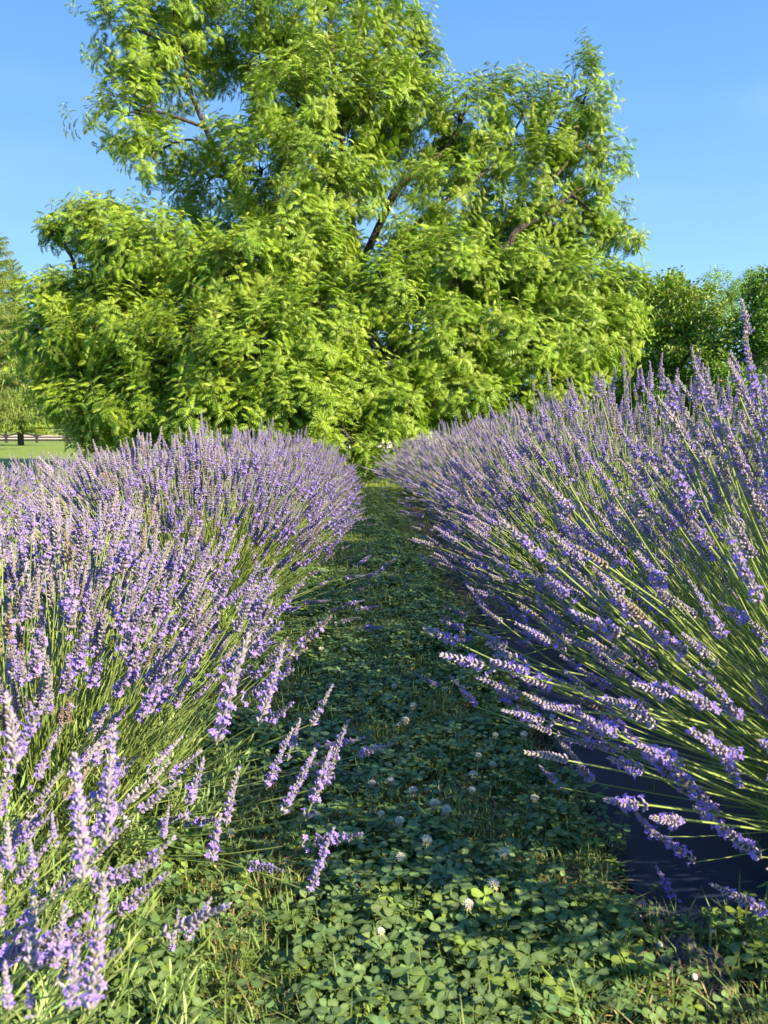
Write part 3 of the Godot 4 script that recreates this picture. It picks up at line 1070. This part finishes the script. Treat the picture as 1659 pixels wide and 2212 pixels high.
func clover_and_grass() -> void:
	R.seed = 21
	var kinds: Array[Mesh] = []
	for k in 8:
		kinds.append(make_clover(rf(0.0052, 0.0088)))
	var patch := FastNoiseLite.new()
	patch.seed = 8
	patch.frequency = 2.2
	patch.fractal_octaves = 2
	var xs: Array[Transform3D] = []
	var cs := PackedColorArray()
	var tries := 0
	var mound := on_ground(1475, 2075, 0.03)
	while xs.size() < 68000 and tries < 160000:
		tries += 1
		var d := 0.35 + 9.4 * pow(R.randf(), 1.25)
		var x := row_x(d) + rf(-0.62, 0.62)
		var thin := patch.get_noise_2d(x, -d)
		if thin > 0.17 and R.randf() < 0.72 or Vector2(x - mound.x, (-d - mound.z)).length() < 0.06 and R.randf() < 0.93:
			continue
		if absf(x - row_x(d)) > 0.40 and (d > 1.06 or x < 0.0 or R.randf() < 0.4) and R.randf() < 0.65 + 4.0 * (absf(x - row_x(d)) - 0.40):
			continue
		var s := rf(0.6, 1.3) * (1.0 - 0.35 * clampf(thin, -0.2, 0.6))
		var b := Basis(Vector3(cos(tries), 0, sin(tries)).normalized(), rf(0.0, 0.5)) * Basis(Vector3.UP, rf(0, TAU))
		xs.append(Transform3D(b.scaled_local(Vector3(s, s * rf(0.5, 1.2), s)), Vector3(x, 0.01, -d)))
		var tone := jit(Color(1, 1, 1), 0.22)
		if R.randf() < 0.12:
			tone = Color(1.5, 1.35, 0.75)
		cs.append(tone)
	var cl := scatter_kinds("clover", kinds, M.clover, self, xs, cs)
	cl.set_meta("label", "low three-leaved clover covering the path between the lavender rows")
	cl.set_meta("category", "clover")
	for pass_ in 2:
		var dry := pass_ == 1
		var tufts: Array[Mesh] = []
		for k in 4:
			tufts.append(make_tuft(9, 0.085 if not dry else 0.07, Color(0.15, 0.23, 0.055) if not dry else Color(0.36, 0.29, 0.15), 0.8 if not dry else 2.2))
		var gx: Array[Transform3D] = []
		var gc := PackedColorArray()
		for i in (17000 if not dry else 8000):
			var d := 0.4 + 9.2 * pow(R.randf(), 1.3)
			var x := row_x(d) + rf(-0.6, 0.6)
			if absf(x - row_x(d)) > 0.40 and R.randf() < (0.96 if d > 1.06 or x < 0.0 else 0.25):
				continue
			var thin := patch.get_noise_2d(x, -d)
			if dry and thin < 0.02 and R.randf() < 0.80:
				continue
			if not dry and thin < -0.1 and R.randf() < 0.5:
				continue
			var s := rf(0.5, 1.15)
			gx.append(Transform3D(Basis(Vector3.UP, rf(0, TAU)).scaled_local(Vector3(s, s, s)), Vector3(x, 0.006, -d)))
			gc.append(jit(Color.WHITE, 0.25))
		var gr := scatter_kinds("dry_grass" if dry else "grass", tufts, M.grass, self, gx, gc, "blades")
		gr.set_meta("label", "dry straw-coloured grass in thin patches between the clover" if dry else "green grass blades growing among the clover of the path")
		gr.set_meta("category", "grass")
	# the lawn under and before the tree
	var lawn: Array[Mesh] = []
	for k in 4:
		lawn.append(make_tuft(16, 0.06, Color(0.17, 0.25, 0.05), 0.9))
	var lx: Array[Transform3D] = []
	var lc := PackedColorArray()
	for i in 16000:
		var d := rf(9.0, 17.0)
		var x := rf(-3.2, 2.6)
		var s := rf(0.9, 1.8)
		lx.append(Transform3D(Basis(Vector3.UP, rf(0, TAU)).scaled_local(Vector3(s * 1.4, s, s * 1.4)), Vector3(x, 0, -d)))
		lc.append(jit(Color.WHITE, 0.25))
	var lg := scatter_kinds("lawn_grass", lawn, M.grass, self, lx, lc, "blades")
	lg.set_meta("label", "sunlit mown lawn grass at the far end of the path under the tree")
	lg.set_meta("category", "grass")


func hero(list: Array, depth_shift := 0.0) -> Array:
	# each: spike base x, y, distance, spike tip x, y, distance, bend kind
	var out_ := []
	for h in list:
		out_.append([at(h[0], h[1], h[2] + depth_shift), at(h[3], h[4], h[5] + depth_shift), h[6]])
	return out_


func lavender_rows() -> void:
	R.seed = 31
	for b in stalk_bow:
		stalks.append(make_stalk(b, Color(0.25, 0.36, 0.085)))
	for k in 12:
		spikes.append(make_spike(9 + k % 4, [0.08, 0.26, 0.14, 0.40, 0.04, 0.20][k % 6], 2.0 if k == 4 else [0.2, 0.6, 0.0, 0.9, 0.4, 0.7][(k * 5) % 6], 0.022 if k % 3 == 0 else 0.0085))
	for k in 3:
		spikes.append(make_spike(15, [0.35, 0.22, 0.45][k], [0.3, 0.6, 0.8][k], 0.012))
	var sprigs: Array[Mesh] = []
	for k in 4:
		sprigs.append(make_sprig())
	M.sprigs = sprigs
	var left := [
		[Vector3(-0.66, 0, -0.78), 0.46, 0.50, 260, "lavender plant in the bottom left corner, a few large spikes standing before its leafy mound"],
		[Vector3(-0.66, 0, -1.32), 0.63, 0.60, 800, "lavender plant left of the path with tall green stems, just behind the bottom left corner"],
		[Vector3(-0.70, 0, -2.65), 0.75, 0.66, 1150, "lavender plant left of the path whose low stems sprawl across the clover"],
		[Vector3(-0.76, 0, -3.95), 0.76, 0.67, 1100, "fourth lavender plant left of the path, its rounded top against the dark tree foot"],
		[Vector3(-0.80, 0, -5.20), 0.76, 0.66, 1050, "fifth lavender plant left of the path, before the tree's hanging branches"],
		[Vector3(-0.84, 0, -6.50), 0.74, 0.66, 950, "sixth lavender plant left of the path, next to the last"],
		[Vector3(-0.84, 0, -7.75), 0.66, 0.66, 900, "last lavender plant left of the path, a rounded mound under the lowest tree branches"],
	]
	var heroes_l := hero([
		[180, 1895, 0.56, 158, 1593, 0.60, 0], [194, 2180, 0.50, 228, 1856, 0.54, 3], [232, 1816, 0.66, 250, 1546, 0.70, 0], [66, 2079, 0.56, 74, 1910, 0.60, 1],
		[118, 2075, 0.58, 138, 1930, 0.60, 3], [2, 2000, 0.60, 2, 1870, 0.62, 0], [30, 1650, 0.66, 5, 1470, 0.68, 0], [662, 1766, 1.05, 706, 1640, 1.07, 1],
		[700, 1700, 1.10, 758, 1540, 1.12, 1], [669, 1924, 0.96, 728, 1770, 0.98, 3], [673, 1564, 1.20, 716, 1482, 1.22, 0], [622, 1640, 1.15, 648, 1553, 1.18, 0], [577, 1700, 1.02, 640, 1560, 1.05, 1],
		[367, 2054, 0.84, 384, 1968, 0.86, 0], [402, 2029, 0.88, 466, 1924, 0.90, 1], [355, 1810, 0.86, 368, 1730, 0.88, 0], [395, 1770, 0.90, 440, 1640, 0.92, 1], [455, 1860, 0.90, 480, 1740, 0.92, 0],
		[490, 1780, 0.95, 518, 1660, 0.97, 0], [470, 1600, 1.0, 548, 1345, 1.05, 0], [560, 1560, 1.1, 620, 1370, 1.14, 0], [610, 1755, 1.0, 690, 1600, 1.03, 1], [120, 1830, 0.75, 112, 1760, 0.77, 0],
		[25, 1880, 0.6, 18, 1760, 0.62, 3], [75, 1900, 0.7, 64, 1815, 0.72, 0], [20, 2180, 0.5, 10, 2060, 0.52, 0], [70, 2200, 0.52, 60, 2120, 0.54, 0], [150, 2180, 0.5, 172, 2020, 0.52, 0],
	])
	var heroes_l2 := hero([
		[820, 1235, 2.5, 858, 1205, 2.5, 3], [655, 1302, 2.6, 720, 1295, 2.6, 4], [735, 1308, 2.5, 778, 1298, 2.5, 4], [745, 1248, 2.65, 800, 1240, 2.65, 4], [640, 1195, 2.7, 668, 1150, 2.7, 0],
		[560, 1240, 2.3, 548, 1200, 2.3, 0], [620, 1460, 2.0, 628, 1370, 2.02, 0],
	])
	var near_heroes := heroes_l.filter(func(h): return EYE.z - h[0].z < 0.8)
	var far_heroes := heroes_l.filter(func(h): return EYE.z - h[0].z >= 0.8)
	for i in left.size():
		var p: Array = left[i]
		lavender(p[4], p[0], p[1], p[2], p[3], 300, 100 + i, "lavender in the left row", [near_heroes, far_heroes, heroes_l2, [], [], [], []][i], [50.0, 48.0, 54.0, 60.0, 62.0, 62.0, 66.0][i], 0.05, [0.42, 0.40, 0.36, 0.34, 0.34, 0.34, 0.34][i])
	var right := [
		[Vector3(0.99, 0, -1.28), 0.95, 0.80, 1600, "nearest lavender plant right of the path, its spikes cut by the photo's right edge"],
		[Vector3(0.94, 0, -2.55), 0.95, 0.80, 1350, "second lavender plant right of the path, leaning far over the ground cloth"],
		[Vector3(0.93, 0, -3.85), 0.93, 0.78, 1250, "third lavender plant right of the path, in the middle of the right row"],
		[Vector3(0.90, 0, -5.20), 0.89, 0.77, 1200, "fourth lavender plant right of the path, before the big tree's right half"],
		[Vector3(0.82, 0, -6.50), 0.87, 0.76, 1000, "fifth lavender plant right of the path, third from the far end"],
		[Vector3(0.73, 0, -7.80), 0.84, 0.76, 950, "sixth lavender plant right of the path, last but one"],
		[Vector3(0.60, 0, -9.10), 0.74, 0.76, 900, "last lavender plant right of the path, at the far end beside the tree"],
	]
	var heroes_r := hero([
		[1445, 2019, 1.12, 1312, 1939, 1.10, 1], [1440, 2000, 1.13, 1350, 1935, 1.12, 1], [1461, 1955, 1.14, 1424, 1888, 1.13, 2], [1652, 1974, 1.0, 1520, 1904, 0.98, 1], [1416, 2157, 1.02, 1275, 2084, 1.02, 2],
		[1416, 1805, 1.16, 1366, 1747, 1.14, 1], [1500, 1860, 1.12, 1425, 1805, 1.10, 1], [1640, 1850, 0.95, 1480, 1730, 0.93, 0], [1545, 1760, 1.02, 1400, 1600, 1.0, 0], [1480, 1700, 1.05, 1330, 1560, 1.04, 0],
		[1330, 1560, 1.2, 1210, 1440, 1.2, 0], [1225, 1400, 1.4, 1150, 1270, 1.4, 0], [1140, 1350, 1.7, 1050, 1270, 1.7, 0], [1215, 1700, 1.3, 1165, 1655, 1.3, 1], [1280, 1690, 1.25, 1190, 1580, 1.25, 0], [1030, 1525, 1.5, 965, 1455, 1.5, 1],
		[1120, 1540, 1.5, 1060, 1470, 1.5, 1], [1640, 860, 1.0, 1606, 698, 1.0, 0], [1515, 870, 1.2, 1490, 738, 1.2, 0], [1660, 950, 0.95, 1648, 790, 0.95, 0], [1380, 1620, 1.1, 1300, 1500, 1.1, 0], [1600, 1560, 0.92, 1500, 1420, 0.92, 0],
		[1560, 1380, 0.9, 1480, 1240, 0.9, 0], [1640, 1300, 0.85, 1560, 1120, 0.85, 0], [1600, 1700, 0.95, 1520, 1560, 0.95, 0],
	])
	var heroes_r2 := hero([[945, 1225, 2.7, 905, 1200, 2.7, 1], [985, 1235, 2.7, 945, 1190, 2.7, 1], [1010, 1330, 2.2, 960, 1310, 2.2, 4], [950, 1480, 1.9, 900, 1455, 1.9, 4], [1000, 1360, 2.1, 940, 1335, 2.1, 3], [1060, 1330, 2.1, 1000, 1255, 2.1, 0]])
	for i in right.size():
		var p: Array = right[i]
		lavender(p[4], p[0], p[1], p[2], p[3], 300, 200 + i, "lavender in the right row", heroes_r if i == 0 else (heroes_r2 if i == 1 else []), 68.0, 0.0 if i == 0 else 0.03)
	var back := ["nearest", "second", "third", "fourth", "fifth"]
	for i in 5:
		lavender("%s lavender plant of the second row, at the left behind the first row" % back[i], Vector3(-2.55 - 0.02 * i, 0, -3.4 - 1.25 * i), 0.60, 0.64, 620, 120, 300 + i, "lavender in the second row on the left")


func white_clover() -> void:
	R.seed = 41
	var heads: Array[Mesh] = []
	for k in 3:
		heads.append(make_flower_head())
	var spots := [[893, 1526], [960, 1489], [876, 1557], [862, 1566], [1070, 1589], [1132, 1588], [1033, 1634], [1064, 1652], [1023, 1674], [1020, 1707], [843, 1687], [804, 1693], [892, 1710], [939, 1737], [964, 1751],
		[823, 1759], [863, 1775], [1155, 1726], [1088, 1845], [1065, 1912], [865, 1854], [921, 1816], [1011, 1955], [822, 2014], [999, 1369], [930, 1372], [916, 1359], [851, 1484], [694, 1403], [745, 1404], [901, 1166], [932, 1147], [856, 1114], [498, 1800], [554, 1489]]
	spots.sort_custom(func(a, b): return a[1] > b[1])
	var said := {}
	var count_words := ["nearest", "second nearest", "third nearest", "fourth nearest", "fifth nearest", "sixth nearest", "seventh nearest", "eighth nearest", "ninth nearest", "tenth nearest", "eleventh nearest", "twelfth nearest", "thirteenth nearest", "fourteenth nearest", "fifteenth nearest", "sixteenth nearest", "seventeenth nearest", "eighteenth nearest", "nineteenth nearest", "twentieth nearest", "furthest"]
	for i in spots.size():
		var h := rf(0.075, 0.105)
		var p := on_ground(spots[i][0], spots[i][1], h)
		var off := p.x - row_x(-p.z) - 0.15
		var part_of := "middle" if absf(off) < 0.055 else ("left half" if off < 0.0 else "right half")
		said[part_of] = said.get(part_of, -1) + 1
		var word: String = "white clover blossom, %s of those in the path's %s" % [count_words[said[part_of]], part_of]
		var o := thing("clover_flower", word, "flower", Vector3(p.x, 0, p.z), rf(0, TAU), "white clover blossoms in the path")
		var lean := Vector3(rf(-0.012, 0.012), 0, rf(-0.012, 0.012))
		var m := MB.new()
		m.tube(PackedVector3Array([lean - Vector3(0, 0.01, 0), lean * 0.5 + Vector3(0, h * 0.5, 0), Vector3(0, h, 0)]), PackedFloat32Array([0.0009, 0.0008, 0.0008]), 4, Color(0.15, 0.22, 0.07), Color(0.2, 0.28, 0.1))
		obj("stalk", m.mesh(), M.grass, o)
		var s := rf(0.6, 0.92) * (0.8 if spots[i][1] > 1930 or i in [6, 13, 21, 27] else 1.0)
		obj("blossom", heads[i % 3], M.white_flower, o, Transform3D(Basis(Vector3(1, 0, 0), rf(-0.3, 0.3)).scaled_local(Vector3(s, s, s)), Vector3(0, h, 0)))


func dirt_mound() -> void:
	R.seed = 51
	var c := on_ground(1475, 2075, 0.03)
	c.y = 0.0
	var o := thing("dirt_mound", "bare grey clod of dirt at the ground cloth's edge, bottom right", "dirt", c)
	var f := FastNoiseLite.new()
	f.seed = 6
	f.frequency = 22.0
	f.fractal_octaves = 4
	var m := MB.new()
	var rings := 14
	var segs := 34
	var p := []
	for i in rings + 1:
		var row := PackedVector3Array()
		for j in segs:
			var a := TAU * j / segs
			var t := float(i) / rings
			var rr := t * (1.0 + 0.25 * f.get_noise_2d(cos(a) * 0.1, sin(a) * 0.1))
			var x := cos(a) * 0.08 * rr
			var z := sin(a) * 0.085 * rr
			row.append(Vector3(x, 0.034 * sqrt(maxf(0.0, 1.0 - t * t)) + 0.03 * f.get_noise_2d(x, z) + 0.012 * (1.0 - t), z))
		p.append(row)
	for i in rings:
		for j in segs:
			var k := (j + 1) % segs
			m.quad(p[i][j], p[i][k], p[i + 1][k], p[i + 1][j], Color.WHITE)
	obj("clod", m.mesh(), M.dirt, o)
	for q in [[1540, 2010], [1500, 2110], [1425, 2040], [1610, 2040]]:
		var w := on_ground(q[0], q[1], 0.05) - c
		var s := SphereMesh.new()
		s.radius = rf(0.004, 0.006)
		s.height = s.radius * 1.4
		s.radial_segments = 8
		s.rings = 5
		var mm: StandardMaterial3D = M.plain.duplicate()
		mm.albedo_color = Color(0.72, 0.72, 0.68)
		obj("pebble", s, mm, o, Transform3D(Basis(Vector3(0.3, 0.8, 0.2).normalized(), rf(0, 3)), w))


func bees() -> void:
	R.seed = 61
	var body := MB.new()
	var p := PackedVector3Array()
	var r := PackedFloat32Array()
	var prof := [[-0.007, 0.0004], [-0.0055, 0.0017], [-0.0035, 0.0024], [-0.0012, 0.0021], [-0.0002, 0.0012], [0.0008, 0.0021], [0.0025, 0.0023], [0.0042, 0.0014], [0.0046, 0.0012], [0.0056, 0.0017], [0.0066, 0.0012], [0.007, 0.0003]]
	for i in prof.size() - 1:
		var dark := i % 2 == 1
		var col := Color(0.05, 0.03, 0.02) if dark else Color(0.62, 0.27, 0.04)
		body.tube(PackedVector3Array([Vector3(0, 0, prof[i][0]), Vector3(0, 0, prof[i + 1][0])]), PackedFloat32Array([prof[i][1], prof[i + 1][1]]), 8, col, col)
	var wings := []
	for s in [-1.0, 1.0]:
		var wing := MB.new()
		var a := Vector3(s * 0.001, 0.002, 0.002)
		wing.quad(a, Vector3(s * 0.0075, 0.004, 0.001), Vector3(s * 0.009, 0.004, -0.003), Vector3(s * 0.005, 0.003, -0.0035), Color(0.6, 0.58, 0.5))
		wings.append(wing.mesh())
	var spots := [[299, 1222, 2.05, "orange brown bee on a lavender spike of the left row"], [1556, 824, 1.7, "orange brown bee on top of the right lavender row"], [683, 1504 - 560, 5.2, "tiny bee above the far lavender left of the path"]]
	for q in spots:
		var o := thing("honey_bee", q[3], "bee", at(q[0], q[1], q[2]), rf(0, TAU), "bees on the lavender")
		obj("body", body.mesh(), M.plain, o)
		obj("wing", wings[0], M.plain, o)
		obj("wing", wings[1], M.plain, o)
